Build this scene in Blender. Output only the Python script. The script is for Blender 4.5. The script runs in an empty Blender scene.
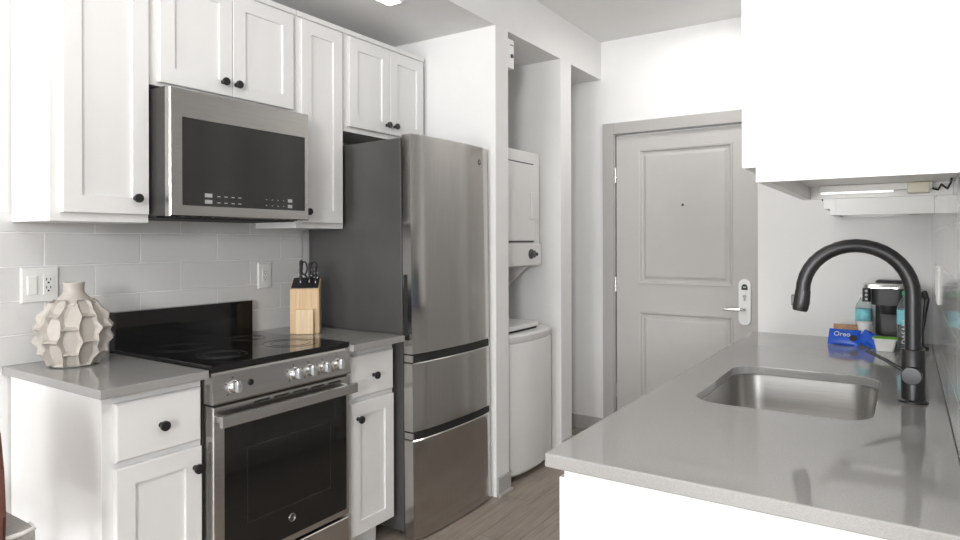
import bpy, bmesh, math, random
from mathutils import Vector, Matrix
R = math.radians
random.seed(4)
scene = bpy.context.scene
COL = scene.collection

# ------------------------------------------------------------------ camera
CAM_H = 1.3286
cam_data = bpy.data.cameras.new('camera')
cam = bpy.data.objects.new('camera', cam_data)
COL.objects.link(cam)
cam_data.sensor_width = 36.0
cam_data.lens = 646.13 / 960 * 36.0
cam_data.shift_y = -(270 - 241.38) / 960
cam_data.clip_start = 0.02
cam.matrix_world = Matrix.Translation((0, 0, CAM_H)) @ Matrix.Rotation(R(33.47), 4, 'Z') @ Matrix.Rotation(R(90), 4, 'X') @ Matrix.Rotation(R(-0.134), 4, 'Z')
scene.camera = cam

# ------------------------------------------------------------------ world, lights, exposure
world = bpy.data.worlds.new('world')
scene.world = world
world.use_nodes = True
bg = world.node_tree.nodes['Background']
bg.inputs['Color'].default_value = (0.975, 0.99, 1.0, 1)
bg.inputs['Strength'].default_value = 0.80

def area(name, loc, target, sx, sy, power, color=(1, 1, 1)):
    d = bpy.data.lights.new(name, 'AREA')
    d.shape = 'RECTANGLE'; d.size = sx; d.size_y = sy; d.energy = power; d.color = color
    o = bpy.data.objects.new(name, d)
    o.location = loc
    o.rotation_euler = (Vector(target) - Vector(loc)).to_track_quat('-Z', 'Y').to_euler()
    COL.objects.link(o)
    return o
# daylight: a window to the right behind the camera and a glazed door straight behind it
area('window_daylight', (2.1, -5.2, 2.1), (-1.7, 1.2, 1.0), 0.8, 1.0, 170, (0.97, 0.985, 1.0))
area('glass_door_daylight', (-1.2, -5.6, 1.2), (-1.1, 2.0, 1.2), 2.2, 2.2, 175, (0.97, 0.985, 1.0))
# added upward fill, no lamp seen there: brightens the ceilings
area('ceiling_fill', (-0.3, -0.6, 1.75), (-0.6, -0.1, 2.7), 0.5, 0.5, 42, (1.0, 0.99, 0.975)).data.spread = R(125)
area('hall_fill', (-1.0, 3.7, 2.68), (-1.0, 3.7, 0), 0.30, 0.30, 6, (1.0, 0.98, 0.96))  # added fill for the hall

scene.view_settings.view_transform = 'Standard'
scene.view_settings.look = 'None'
scene.view_settings.gamma = 1.0
scene.view_settings.use_curve_mapping = False
scene.view_settings.exposure = 0.2

# ------------------------------------------------------------------ materials
def new_mat(name):
    m = bpy.data.materials.new(name)
    m.use_nodes = True
    nt = m.node_tree
    return m, nt, nt.nodes['Principled BSDF']

def link(nt, a, b):
    nt.links.new(a, b)

def coords(nt, scale=(1, 1, 1), rot=(0, 0, 0), loc=(0, 0, 0)):
    tc = nt.nodes.new('ShaderNodeTexCoord')
    mp = nt.nodes.new('ShaderNodeMapping')
    mp.inputs['Scale'].default_value = scale
    mp.inputs['Rotation'].default_value = rot
    mp.inputs['Location'].default_value = loc
    link(nt, tc.outputs['Object'], mp.inputs['Vector'])
    return mp.outputs['Vector']

def noise(nt, vec, scale, detail=3, rough=0.5):
    n = nt.nodes.new('ShaderNodeTexNoise')
    n.inputs['Scale'].default_value = scale
    n.inputs['Detail'].default_value = detail
    n.inputs['Roughness'].default_value = rough
    link(nt, vec, n.inputs['Vector'])
    return n.outputs['Fac']

def ramp(nt, fac, stops):
    r = nt.nodes.new('ShaderNodeValToRGB')
    els = r.color_ramp.elements
    while len(els) < len(stops):
        els.new(0.5)
    for e, (p, c) in zip(els, stops):
        e.position = p
        e.color = (c[0], c[1], c[2], 1)
    link(nt, fac, r.inputs['Fac'])
    return r.outputs['Color']

def bump(nt, bsdf, height, strength, dist):
    b = nt.nodes.new('ShaderNodeBump')
    b.inputs['Strength'].default_value = strength
    b.inputs['Distance'].default_value = dist
    link(nt, height, b.inputs['Height'])
    link(nt, b.outputs['Normal'], bsdf.inputs['Normal'])

def plain(name, col, rough=0.5, metal=0.0, spec=0.5, coat=0.0, vary=0.03, scale=9.0, bmp=0.0):
    """a colour with faint procedural variation"""
    m, nt, b = new_mat(name)
    v = coords(nt)
    f = noise(nt, v, scale)
    lo = [c * (1 - vary) for c in col]; hi = [min(1, c * (1 + vary)) for c in col]
    link(nt, ramp(nt, f, [(0.3, lo), (0.7, hi)]), b.inputs['Base Color'])
    b.inputs['Roughness'].default_value = rough
    b.inputs['Metallic'].default_value = metal
    b.inputs['Specular IOR Level'].default_value = spec
    b.inputs['Coat Weight'].default_value = coat
    if bmp:
        bump(nt, b, noise(nt, v, 220, 2), bmp, 0.001)
    return m

M = {}
M['wall'] = plain('wall_paint', (0.80, 0.795, 0.785), 0.75, spec=0.25, vary=0.01, bmp=0.05)
M['ceiling'] = plain('ceiling_paint', (0.80, 0.797, 0.79), 0.85, spec=0.2, vary=0.01)
M['cab'] = plain('cabinet_white', (0.80, 0.795, 0.785), 0.38, vary=0.008)
M['door'] = plain('door_grey', (0.50, 0.487, 0.47), 0.5, vary=0.015, spec=0.35)
M['trim'] = plain('trim_grey', (0.42, 0.408, 0.393), 0.5, vary=0.015, spec=0.35)
M['black'] = plain('black_metal', (0.012, 0.012, 0.012), 0.38, vary=0.05)
M['blackplastic'] = plain('black_plastic', (0.02, 0.02, 0.021), 0.45, vary=0.05)
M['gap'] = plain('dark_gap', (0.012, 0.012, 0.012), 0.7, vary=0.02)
M['blackglass'] = plain('black_glass', (0.006, 0.006, 0.006), 0.06, spec=0.5, vary=0.0)
M['ovenglass'] = plain('oven_glass', (0.009, 0.009, 0.0085), 0.07, spec=0.5, vary=0.0)
M['microglass'] = plain('microwave_glass', (0.03, 0.0295, 0.028), 0.10, spec=0.5, vary=0.02)
M['fridgeside'] = plain('fridge_side_grey', (0.075, 0.074, 0.072), 0.22, spec=0.5, vary=0.03)
M['darkcase'] = plain('dark_case', (0.035, 0.034, 0.033), 0.45, vary=0.03)
M['faucet'] = plain('gunmetal', (0.055, 0.054, 0.056), 0.34, metal=0.7, vary=0.05)
M['white_plastic'] = plain('white_plastic', (0.80, 0.80, 0.78), 0.35, vary=0.01)
M['appliance_white'] = plain('appliance_white', (0.70, 0.695, 0.68), 0.3, vary=0.01)
M['grey_mark'] = plain('grey_print', (0.42, 0.42, 0.42), 0.5, vary=0.02)
M['burner_mark'] = plain('burner_print', (0.03, 0.03, 0.03), 0.2, vary=0.02)
M['chrome'] = plain('chrome', (0.75, 0.75, 0.75), 0.15, metal=1.0, vary=0.01)
M['ceramic'] = plain('beige_ceramic', (0.44, 0.405, 0.365), 0.45, vary=0.04, scale=30)
M['leather'] = plain('brown_leather', (0.115, 0.04, 0.027), 0.42, vary=0.2, scale=25, bmp=0.2)
M['fabric'] = plain('grey_fabric', (0.36, 0.34, 0.32), 0.9, vary=0.15, scale=180, bmp=0.4)
M['piping'] = plain('white_piping', (0.75, 0.73, 0.70), 0.7, vary=0.05)
M['cream'] = plain('cream_plastic', (0.72, 0.69, 0.55), 0.45, vary=0.03)
M['blue'] = plain('blue_wrapper', (0.012, 0.10, 0.62), 0.25, vary=0.15, scale=40)
M['green'] = plain('green_print', (0.20, 0.55, 0.06), 0.4, vary=0.1)
M['greencap'] = plain('green_cap', (0.02, 0.42, 0.18), 0.4, vary=0.05)
M['label'] = plain('teal_label', (0.22, 0.60, 0.68), 0.4, vary=0.25, scale=30)
M['paper'] = plain('white_paper', (0.82, 0.82, 0.80), 0.6, vary=0.01)
M['brown'] = plain('brown_wrapper', (0.45, 0.26, 0.14), 0.5, vary=0.2, scale=30)
M['ink'] = plain('black_ink', (0.02, 0.02, 0.02), 0.5, vary=0.02)

def steel(name, col, rough, stretch, bstr=0.06, aniso=0.0):
    m, nt, b = new_mat(name)
    v = coords(nt, stretch)
    f = noise(nt, v, 1.0, 4, 0.6)
    lo = [c * 0.93 for c in col]; hi = [c * 1.07 for c in col]
    link(nt, ramp(nt, f, [(0.3, lo), (0.7, hi)]), b.inputs['Base Color'])
    b.inputs['Metallic'].default_value = 1.0
    b.inputs['Roughness'].default_value = rough
    b.inputs['Anisotropic'].default_value = aniso
    bump(nt, b, f, bstr, 0.0006)
    return m
M['steel'] = steel('brushed_steel', (0.52, 0.505, 0.485), 0.26, (300, 6, 300))
M['steel_v'] = steel('fridge_steel', (0.50, 0.485, 0.465), 0.15, (6, 300, 4))
M['steel_sink'] = steel('sink_steel', (0.58, 0.57, 0.55), 0.30, (8, 240, 240), 0.05)

# polished grey quartz
m, nt, b = new_mat('grey_quartz')
v = coords(nt)
n1 = noise(nt, v, 420, 3, 0.6)
link(nt, ramp(nt, n1, [(0.30, (0.275, 0.27, 0.261)), (0.5, (0.305, 0.30, 0.29)), (0.72, (0.34, 0.334, 0.323))]), b.inputs['Base Color'])
b.inputs['Roughness'].default_value = 0.06
b.inputs['IOR'].default_value = 1.85
M['quartz'] = m

# glazed 4x12 wall tile
def tile_mat(name):
    m, nt, b = new_mat(name)
    tc = nt.nodes.new('ShaderNodeTexCoord')
    sp = nt.nodes.new('ShaderNodeSeparateXYZ')
    link(nt, tc.outputs['Object'], sp.inputs[0])
    cb = nt.nodes.new('ShaderNodeCombineXYZ')
    def off(sock, k):
        a = nt.nodes.new('ShaderNodeMath'); a.operation = 'ADD'; a.inputs[1].default_value = k
        link(nt, sock, a.inputs[0]); return a.outputs[0]
    link(nt, off(sp.outputs['Y'], -1.046 + 0.34 * 30), cb.inputs[0])
    link(nt, off(sp.outputs['Z'], -0.898 + 0.116 * 10), cb.inputs[1])
    br = nt.nodes.new('ShaderNodeTexBrick')
    br.offset = 0.5; br.offset_frequency = 2; br.squash = 1.0
    br.inputs['Scale'].default_value = 1.0
    br.inputs['Brick Width'].default_value = 0.34
    br.inputs['Row Height'].default_value = 0.116
    br.inputs['Mortar Size'].default_value = 0.003
    br.inputs['Mortar Smooth'].default_value = 0.25
    br.inputs['Bias'].default_value = 0.0
    br.inputs['Color1'].default_value = (0.70, 0.698, 0.69, 1)
    br.inputs['Color2'].default_value = (0.72, 0.718, 0.71, 1)
    br.inputs['Mortar'].default_value = (0.90, 0.895, 0.885, 1)
    link(nt, cb.outputs[0], br.inputs['Vector'])
    link(nt, br.outputs['Color'], b.inputs['Base Color'])
    b.inputs['Roughness'].default_value = 0.10
    inv = nt.nodes.new('ShaderNodeMath'); inv.operation = 'SUBTRACT'; inv.inputs[0].default_value = 1.0
    link(nt, br.outputs['Fac'], inv.inputs[1])
    bump(nt, b, inv.outputs[0], 1.0, 0.004)
    return m
M['tile'] = tile_mat('white_tile')

# grey-brown plank floor, planks run along Y
m, nt, b = new_mat('plank_floor')
tc = nt.nodes.new('ShaderNodeTexCoord')
mp = nt.nodes.new('ShaderNodeMapping'); mp.inputs['Rotation'].default_value = (0, 0, R(90))
link(nt, tc.outputs['Object'], mp.inputs['Vector'])
br = nt.nodes.new('ShaderNodeTexBrick')
br.offset = 0.37; br.offset_frequency = 2
br.inputs['Scale'].default_value = 1.0
br.inputs['Brick Width'].default_value = 1.22
br.inputs['Row Height'].default_value = 0.18
br.inputs['Mortar Size'].default_value = 0.0012
br.inputs['Color1'].default_value = (0.27, 0.222, 0.184, 1)
br.inputs['Color2'].default_value = (0.34, 0.287, 0.242, 1)
br.inputs['Mortar'].default_value = (0.10, 0.08, 0.065, 1)
link(nt, mp.outputs[0], br.inputs['Vector'])
gv = coords(nt, (26, 1.6, 1))
g = noise(nt, gv, 2.2, 6, 0.65)
gr = ramp(nt, g, [(0.25, (0.60, 0.58, 0.56)), (0.5, (1, 1, 1)), (0.75, (1.25, 1.25, 1.25))])
mx = nt.nodes.new('ShaderNodeMix'); mx.data_type = 'RGBA'; mx.blend_type = 'MULTIPLY'
mx.inputs[0].default_value = 1.0
link(nt, br.outputs['Color'], mx.inputs[6]); link(nt, gr, mx.inputs[7])
link(nt, mx.outputs[2], b.inputs['Base Color'])
b.inputs['Roughness'].default_value = 0.42
M['floor'] = m

# bamboo
def wood(name, c1, c2, stretch):
    m, nt, b = new_mat(name)
    v = coords(nt, stretch)
    f = noise(nt, v, 3.0, 5, 0.6)
    link(nt, ramp(nt, f, [(0.3, c1), (0.7, c2)]), b.inputs['Base Color'])
    b.inputs['Roughness'].default_value = 0.45
    return m
M['bamboo'] = wood('bamboo', (0.52, 0.35, 0.19), (0.68, 0.49, 0.30), (30, 30, 2))
M['bamboo_pale'] = wood('pale_bamboo', (0.62, 0.46, 0.28), (0.76, 0.59, 0.39), (30, 30, 2))

# clear plastic bottle
m, nt, b = new_mat('clear_plastic')
b.inputs['Base Color'].default_value = (0.93, 0.97, 0.98, 1)
b.inputs['Transmission Weight'].default_value = 0.9
b.inputs['Roughness'].default_value = 0.05
b.inputs['IOR'].default_value = 1.2
f = noise(nt, coords(nt), 60, 2)
bump(nt, b, f, 0.2, 0.002)
M['clear'] = m

def emit(name, col, strength):
    m, nt, b = new_mat(name)
    b.inputs['Base Color'].default_value = (*col, 1)
    b.inputs['Emission Color'].default_value = (*col, 1)
    b.inputs['Emission Strength'].default_value = strength
    return m
M['lamp'] = emit('lamp_diffuser', (1, 0.97, 0.92), 4.0)
M['strip_lamp'] = emit('strip_diffuser', (1, 0.98, 0.95), 1.0)

# ------------------------------------------------------------------ geometry helpers
def wloc(o):
    v = Vector((0, 0, 0))
    while o is not None:
        v += Vector(o.location); o = o.parent
    return v

def obj(name, bm, mat, parent=None, smooth=0, label=None, kind=None):
    """link one bmesh (built in room coordinates) as one mesh object"""
    bmesh.ops.recalc_face_normals(bm, faces=bm.faces)
    if parent is not None:
        bmesh.ops.translate(bm, verts=bm.verts, vec=-wloc(parent))
    me = bpy.data.meshes.new(name)
    bm.to_mesh(me); bm.free()
    mats = mat if isinstance(mat, (list, tuple)) else [mat]
    for k in mats:
        me.materials.append(M[k])
    if smooth:
        me.shade_smooth()
        me.set_sharp_from_angle(angle=R(smooth))
    o = bpy.data.objects.new(name, me)
    COL.objects.link(o)
    if parent is not None:
        o.parent = parent
    if label: o['label'] = label
    if kind: o['kind'] = kind
    return o

def thing(name, label, cat, loc, group=None):
    o = bpy.data.objects.new(name, None)
    o.empty_display_size = 0.1
    COL.objects.link(o)
    o.location = loc
    o['label'] = label; o['category'] = cat
    if group: o['group'] = group
    return o

def tag(o, label, cat, group=None):
    o['label'] = label; o['category'] = cat
    if group: o['group'] = group
    return o

def struct(name, bm, mat, parent=None, smooth=0):
    o = obj(name, bm, mat, parent, smooth)
    o['kind'] = 'structure'
    return o

def box(bm, x0, x1, y0, y1, z0, z1, bev=0.0, mi=0):
    vs = [bm.verts.new((x, y, z)) for x in (x0, x1) for y in (y0, y1) for z in (z0, z1)]
    q = [(0, 1, 3, 2), (4, 6, 7, 5), (0, 4, 5, 1), (2, 3, 7, 6), (0, 2, 6, 4), (1, 5, 7, 3)]
    fs = []
    for f in q:
        fc = bm.faces.new([vs[i] for i in f]); fc.material_index = mi; fs.append(fc)
    if bev:
        es = set(e for f in fs for e in f.edges)
        bmesh.ops.bevel(bm, geom=list(es), offset=bev, segments=2, profile=0.6, affect='EDGES')
    return bm

def B(*a, **k):
    return box(bmesh.new(), *a, **k)

def frame_px(a, b, n): return Vector((n, a, b))         # faces +X : a = Y, b = Z
def frame_nx(a, b, n): return Vector((-n, a, b))        # faces -X : n = -X
def frame_ny(a, b, n): return Vector((a, -n, b))        # faces -Y : a = X
def frame_pz(a, b, n): return Vector((a, b, n))         # faces up

def loops(bm, fr, rect, prof, cap0=True, cap1=True, mi=0):
    """rectangular loops: rect (a0,a1,b0,b1), prof list of (inset, n)"""
    a0, a1, b0, b1 = rect
    rings = []
    for i, n in prof:
        rings.append([bm.verts.new(fr(a, b, n)) for a, b in ((a0 + i, b0 + i), (a1 - i, b0 + i), (a1 - i, b1 - i), (a0 + i, b1 - i))])
    for r0, r1 in zip(rings, rings[1:]):
        for k in range(4):
            f = bm.faces.new((r0[k], r0[(k + 1) % 4], r1[(k + 1) % 4], r1[k])); f.material_index = mi
    if cap0: bm.faces.new(rings[0][::-1]).material_index = mi
    if cap1: bm.faces.new(rings[-1]).material_index = mi
    return bm

def shaker(fr, rect, n0, t=0.02, stile=0.057):
    return loops(bmesh.new(), fr, rect, [(0, n0), (0, n0 + t - 0.002), (0.002, n0 + t), (stile, n0 + t), (stile + 0.001, n0 + t - 0.009)])

def slab(fr, rect, n0, t=0.02):
    return loops(bmesh.new(), fr, rect, [(0, n0), (0, n0 + t - 0.006), (0.005, n0 + t - 0.001), (0.008, n0 + t)])

def lathe(bm, prof, center=(0, 0, 0), axis='Z', seg=24, mi=0):
    """prof list of (r, h)"""
    c = Vector(center)
    def P(r, h, k):
        a = 2 * math.pi * k / seg
        x, y = r * math.cos(a), r * math.sin(a)
        return c + {'Z': Vector((x, y, h)), 'X': Vector((h, x, y)), 'Y': Vector((x, h, y)), '-X': Vector((-h, x, y))}[axis]
    rings = []
    for r, h in prof:
        if r < 1e-6:
            rings.append([bm.verts.new(P(0, h, 0))])
        else:
            rings.append([bm.verts.new(P(r, h, k)) for k in range(seg)])
    for r0, r1 in zip(rings, rings[1:]):
        for k in range(seg):
            l = (k + 1) % seg
            if len(r0) == 1 and len(r1) == 1: continue
            if len(r0) == 1: f = bm.faces.new((r0[0], r1[k], r1[l]))
            elif len(r1) == 1: f = bm.faces.new((r0[k], r0[l], r1[0]))
            else: f = bm.faces.new((r0[k], r0[l], r1[l], r1[k]))
            f.material_index = mi
    if len(rings[0]) > 1: bm.faces.new(rings[0][::-1]).material_index = mi
    if len(rings[-1]) > 1: bm.faces.new(rings[-1]).material_index = mi
    return bm

def tube(bm, pts, rad, seg=12, closed=False, mi=0):
    pts = [Vector(p) for p in pts]
    n = len(pts)
    rad = rad if isinstance(rad, (list, tuple)) else [rad] * n
    rings = []; up = None
    for i, p in enumerate(pts):
        if closed: t = (pts[(i + 1) % n] - pts[i - 1]).normalized()
        else: t = (pts[min(i + 1, n - 1)] - pts[max(i - 1, 0)]).normalized()
        if up is None:
            up = Vector((0, 0, 1)) if abs(t.z) < 0.9 else Vector((1, 0, 0))
        s = t.cross(up).normalized(); up = s.cross(t).normalized()
        rings.append([bm.verts.new(p + rad[i] * (math.cos(2 * math.pi * k / seg) * s + math.sin(2 * math.pi * k / seg) * up)) for k in range(seg)])
    pairs = list(zip(rings, rings[1:])) + ([(rings[-1], rings[0])] if closed else [])
    for r0, r1 in pairs:
        for k in range(seg):
            bm.faces.new((r0[k], r0[(k + 1) % seg], r1[(k + 1) % seg], r1[k])).material_index = mi
    if not closed:
        bm.faces.new(rings[0][::-1]).material_index = mi
        bm.faces.new(rings[-1]).material_index = mi
    return bm

def rrect(a0, a1, b0, b1, r, seg=6):
    out = []
    for cx, cy, s in ((a1 - r, b1 - r, 0), (a0 + r, b1 - r, 90), (a0 + r, b0 + r, 180), (a1 - r, b0 + r, 270)):
        for k in range(seg + 1):
            t = R(s + 90 * k / seg)
            out.append((cx + r * math.cos(t), cy + r * math.sin(t)))
    return out

def prism(bm, fr, poly, n0, n1, bev=0.0, mi=0):
    """extrude a 2D outline between two heights; bev shrinks the outer rim a little"""
    cx = sum(p[0] for p in poly) / len(poly); cy = sum(p[1] for p in poly) / len(poly)
    prof = [(0, n0), (0, n1)] if not bev else [(0, n0), (0, n1 - bev), (bev, n1)]
    rings = []
    for ins, n in prof:
        ring = []
        for x, y in poly:
            d = math.hypot(x - cx, y - cy) or 1
            k = (d - ins) / d
            ring.append(bm.verts.new(fr(cx + (x - cx) * k, cy + (y - cy) * k, n)))
        rings.append(ring)
    m = len(poly)
    for r0, r1 in zip(rings, rings[1:]):
        for k in range(m):
            bm.faces.new((r0[k], r0[(k + 1) % m], r1[(k + 1) % m], r1[k])).material_index = mi
    bm.faces.new(rings[0][::-1]).material_index = mi
    bm.faces.new(rings[-1]).material_index = mi
    return bm

def text_bm(body, size, fr_matrix, depth=0.0006):
    """lettering as a mesh, placed by a matrix"""
    cu = bpy.data.curves.new('lettering', 'FONT')
    cu.body = body; cu.size = size; cu.extrude = depth; cu.align_x = 'CENTER'; cu.align_y = 'CENTER'
    o = bpy.data.objects.new('lettering', cu)
    COL.objects.link(o)
    dg = bpy.context.evaluated_depsgraph_get()
    me = bpy.data.meshes.new_from_object(o.evaluated_get(dg))
    bm = bmesh.new(); bm.from_mesh(me)
    bpy.data.objects.remove(o); bpy.data.curves.remove(cu); bpy.data.meshes.remove(me)
    bm.transform(fr_matrix)
    return bm

MAT_PX = Matrix(((0, 0, 1, 0), (1, 0, 0, 0), (0, 1, 0, 0), (0, 0, 0, 1)))   # text plane to +X facing
MAT_NY = Matrix(((1, 0, 0, 0), (0, 0, -1, 0), (0, 1, 0, 0), (0, 0, 0, 1)))   # to -Y facing

def knob_bm(at):
    """little black pull facing +X: thin stem, flat disc head"""
    return lathe(bmesh.new(), [(0.0085, 0), (0.0075, 0.004), (0.0055, 0.010), (0.0055, 0.017), (0.0145, 0.019), (0.0155, 0.021), (0.0155, 0.028), (0.0145, 0.030), (0, 0.030)], at, 'X', 20)

# ------------------------------------------------------------------ the room
XW = -2.53      # left wall
XF = -1.78      # face of the hall wall with its openings
ZS = 2.452      # lower ceiling and opening heads
ZC = 2.715      # main ceiling
YD = 4.23       # entry door wall
YE = 3.15       # end wall behind the right counter
XR = 0.082      # right wall

struct('floor', B(-2.63, 3.2, -6.2, 4.36, -0.06, 0.0), 'floor')
struct('ceiling', B(XF, 3.2, -6.2, 4.36, ZC, ZC + 0.08), 'ceiling')
bm = bmesh.new()
box(bm, -2.63, XF, -1.2, 2.842, ZS, ZC + 0.08)
struct('ceiling_lower', bm, 'ceiling')
struct('wall_left', B(-2.63, XW, -6.2, 4.36, 0, ZC + 0.08), 'wall')
struct('wall_middle', B(XW, XF, 2.842, 2.968, 0, ZC + 0.08), 'wall')
struct('wall_far_left', B(XW, XF, 3.596, 3.745, 0, ZS), 'wall')
bm = bmesh.new()
box(bm, XF - 0.12, XF, 2.968, YD, ZS, ZC + 0.08)
struct('wall_upper', bm, 'wall')
struct('ceiling_far', B(XW, XF - 0.12, 2.968, YD, ZS, ZS + 0.06), 'ceiling')
bm = bmesh.new()
DX0, DX1, DZ = -1.685, -0.745, 2.062      # entry door opening
box(bm, XW, DX0, YD, YD + 0.12, 0, ZC + 0.08)
box(bm, DX1, 0.2, YD, YD + 0.12, 0, ZC + 0.08)
box(bm, DX0, DX1, YD, YD + 0.12, DZ, ZC + 0.08)
struct('wall_back', bm, 'wall')
bm = bmesh.new()
box(bm, -0.567, 0.2, YE, YE + 0.11, 0, ZC + 0.08)
struct('wall_far_right', bm, 'wall')
struct('wall_hall', B(-0.567, -0.457, YE + 0.11, YD, 0, ZC + 0.08), 'wall')
struct('wall_right', B(XR + 0.008, 0.2, 1.10, YE, 0, ZC + 0.08), 'wall')
struct('wall_tile_left', B(XW, XW + 0.008, 0.80, 2.20, 0.9145, 1.43), 'tile')
struct('wall_tile_right', B(XR, XR + 0.008, 1.10, YE, 0.88, 1.60), 'tile')

# entry door casing (left leg and head; the right leg stands behind the end wall's line)
bm = bmesh.new()
box(bm, DX0 - 0.078, DX0, YD - 0.018, YD, 0.0, DZ + 0.078, 0.003)
box(bm, DX1, DX1 + 0.078, YD - 0.018, YD, 0.0, DZ + 0.078, 0.003)
box(bm, DX0, DX1, YD - 0.018, YD, DZ, DZ + 0.078, 0.003)
box(bm, DX0, DX0 + 0.005, YD, YD + 0.12, 0, DZ)
box(bm, DX1 - 0.005, DX1, YD, YD + 0.12, 0, DZ)
struct('trim_1', bm, 'trim')

# entry door leaf
LX0, LX1, LY = DX0 + 0.012, DX1 - 0.010, YD + 0.012
panels = [(-1.515, -0.912, 1.045, 1.945), (-1.515, -0.912, 0.12, 0.852)]
bm = bmesh.new()
box(bm, LX0, LX1, LY + 0.012, LY + 0.045, 0.008, DZ - 0.012)
px0, px1 = panels[0][0], panels[0][1]
box(bm, LX0, px0, LY, LY + 0.0125, 0.008, DZ - 0.012)
box(bm, px1, LX1, LY, LY + 0.0125, 0.008, DZ - 0.012)
for z0, z1 in ((0.008, 0.12), (0.852, 1.045), (1.945, DZ - 0.012)):
    box(bm, px0, px1, LY, LY + 0.0125, z0, z1)
for a0, a1, b0, b1 in panels:
    loops(bm, frame_ny, (a0 - 0.004, a1 + 0.004, b0 - 0.004, b1 + 0.004),
          [(0, -LY - 0.001), (0.002, -LY + 0.005), (0.014, -LY + 0.003), (0.022, -LY - 0.009), (0.034, -LY - 0.010), (0.050, -LY - 0.002), (0.056, -LY - 0.001)], cap0=False)
door = struct('door_1', bm, 'door')
# smart lock plate with a card reader and a lever
bm = prism(bmesh.new(), frame_ny, rrect(-0.874, -0.802, 0.805, 1.092, 0.034), -LY, -LY + 0.014, 0.003)
plate = obj('lock_plate', bm, 'white_plastic', door, 40, 'white rounded electronic lock plate')
bm = prism(bmesh.new(), frame_ny, [(-0.856, 1.025), (-0.820, 1.025), (-0.820, 1.045), (-0.828, 1.058), (-0.838, 1.061), (-0.848, 1.058), (-0.856, 1.045)], -LY + 0.0138, -LY + 0.017)
obj('card_reader', bm, 'ink', plate)
obj('reader_mark', B(-0.846, -0.830, LY - 0.0176, LY - 0.0168, 1.040, 1.044), 'white_plastic', plate)  # plain white dash for unreadable print, not a lamp
bm = lathe(bmesh.new(), [(0.0105, 0), (0.0105, 0.003), (0.007, 0.004), (0, 0.004)], (-0.838, LY - 0.0138, 0.985), 'Y', 18)
bm.transform(Matrix.Translation((0, 2 * (LY - 0.0138), 0)) @ Matrix.Diagonal((1, -1, 1, 1)))
box(bm, -0.844, -0.832, LY - 0.017, LY - 0.0138, 0.957, 0.985)
obj('key_cylinder', bm, 'grey_mark', plate, 40)
bm = tube(bmesh.new(), [(-0.836, LY - 0.012, 0.905), (-0.836, LY - 0.045, 0.905), (-0.842, LY - 0.055, 0.905), (-0.86, LY - 0.058, 0.905), (-0.955, LY - 0.058, 0.905)], 0.0095, 12)
obj('door_handle', bm, 'chrome', plate, 40, 'straight brushed metal lever')
bm = lathe(bmesh.new(), [(0.008, -0.0), (0.008, 0.004), (0, 0.004)], (-1.22, LY - 0.004, 1.563), 'Y', 14)
obj('peephole', bm, 'black', door, 40)
for z in (0.30, 1.03, 1.78):
    bm = lathe(bmesh.new(), [(0.006, -0.05), (0.006, 0.05)], (DX0 + 0.006, LY - 0.004, z), 'Z', 10)
    obj('hinge', bm, 'chrome', door, 40)

# baseboards, grey like the door trim, with a paler shoe moulding
def baseboard(name, x0, x1, y0, y1):
    struct(name, B(x0, x1, y0, y1, 0, 0.095, 0.002), 'trim')
baseboard('baseboard_back', XW, DX0 - 0.079, YD - 0.014, YD)
bm = bmesh.new()
box(bm, XF, XF + 0.014, 2.842, 2.968, 0, 0.098, 0.002)
box(bm, XF, XF + 0.026, 2.842, 2.972, 0, 0.018, 0.004)
struct('baseboard_middle', bm, 'trim')
bm = bmesh.new()
box(bm, XF, XF + 0.014, 3.596, 3.745, 0, 0.098, 0.002)
box(bm, XF, XF + 0.024, 3.592, 3.749, 0, 0.018, 0.004)
struct('baseboard_far_left', bm, 'trim')

# ------------------------------------------------------------------ wall cabinets on the left
XUF = -2.2465     # face frame plane of the wall cabinets
def cabinet_body(y0, y1, z0, z1, xb, xf):
    bm = bmesh.new()
    box(bm, xb, xf, y0, y1, z0, z1, 0.0015)
    return bm

def wall_cabinet(y0, y1, z0, z1, doors, knobs, label, z_door0, z_door1=2.314):
    t = thing('wall_cabinet', label, 'cabinet', (XW, (y0 + y1) / 2, z0), 'white wall cabinets over the range')
    back = XW + (0.008 if z0 < 1.43 and y1 < 2.2 else 0.0)
    bm = cabinet_body(y0, y1, z0, 2.335, XW + 0.009, XUF)
    box(bm, XW + 0.009, XUF + 0.012, y0 + 0.0006, y1 - 0.0006, 2.3245, 2.347, 0.003)
    obj('body', bm, 'cab', t)
    for (a0, a1), (kya, kz) in zip(doors, knobs):
        d = obj('door', shaker(frame_px, (a0, a1, z_door0, z_door1), XUF + 0.0005), 'cab', t)
        obj('knob', knob_bm((XUF + 0.020, kya, kz)), 'black', d, 40)
    return t

wall_cabinet(0.947, 1.264, 1.397, 2.335, [(0.977, 1.256)], [(1.207, 1.480)],
             'tall single-door white wall cabinet above the beige vase', 1.425)
wall_cabinet(1.2655, 1.9245, 1.890, 2.335, [(1.296, 1.595), (1.598, 1.900)], [(1.550, 1.952), (1.610, 1.952)],
             'double-door white wall cabinet directly above the microwave', 1.903)
wall_cabinet(1.926, 2.212, 1.390, 2.335, [(1.945, 2.193)], [(1.968, 1.462)],
             'tall single-door white wall cabinet between microwave and refrigerator', 1.414)
wall_cabinet(2.2135, 2.826, 1.858, 2.335, [(2.237, 2.528), (2.531, 2.805)], [(2.500, 1.925), (2.559, 1.925)],
             'short double-door white wall cabinet above the refrigerator', 1.882)

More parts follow.
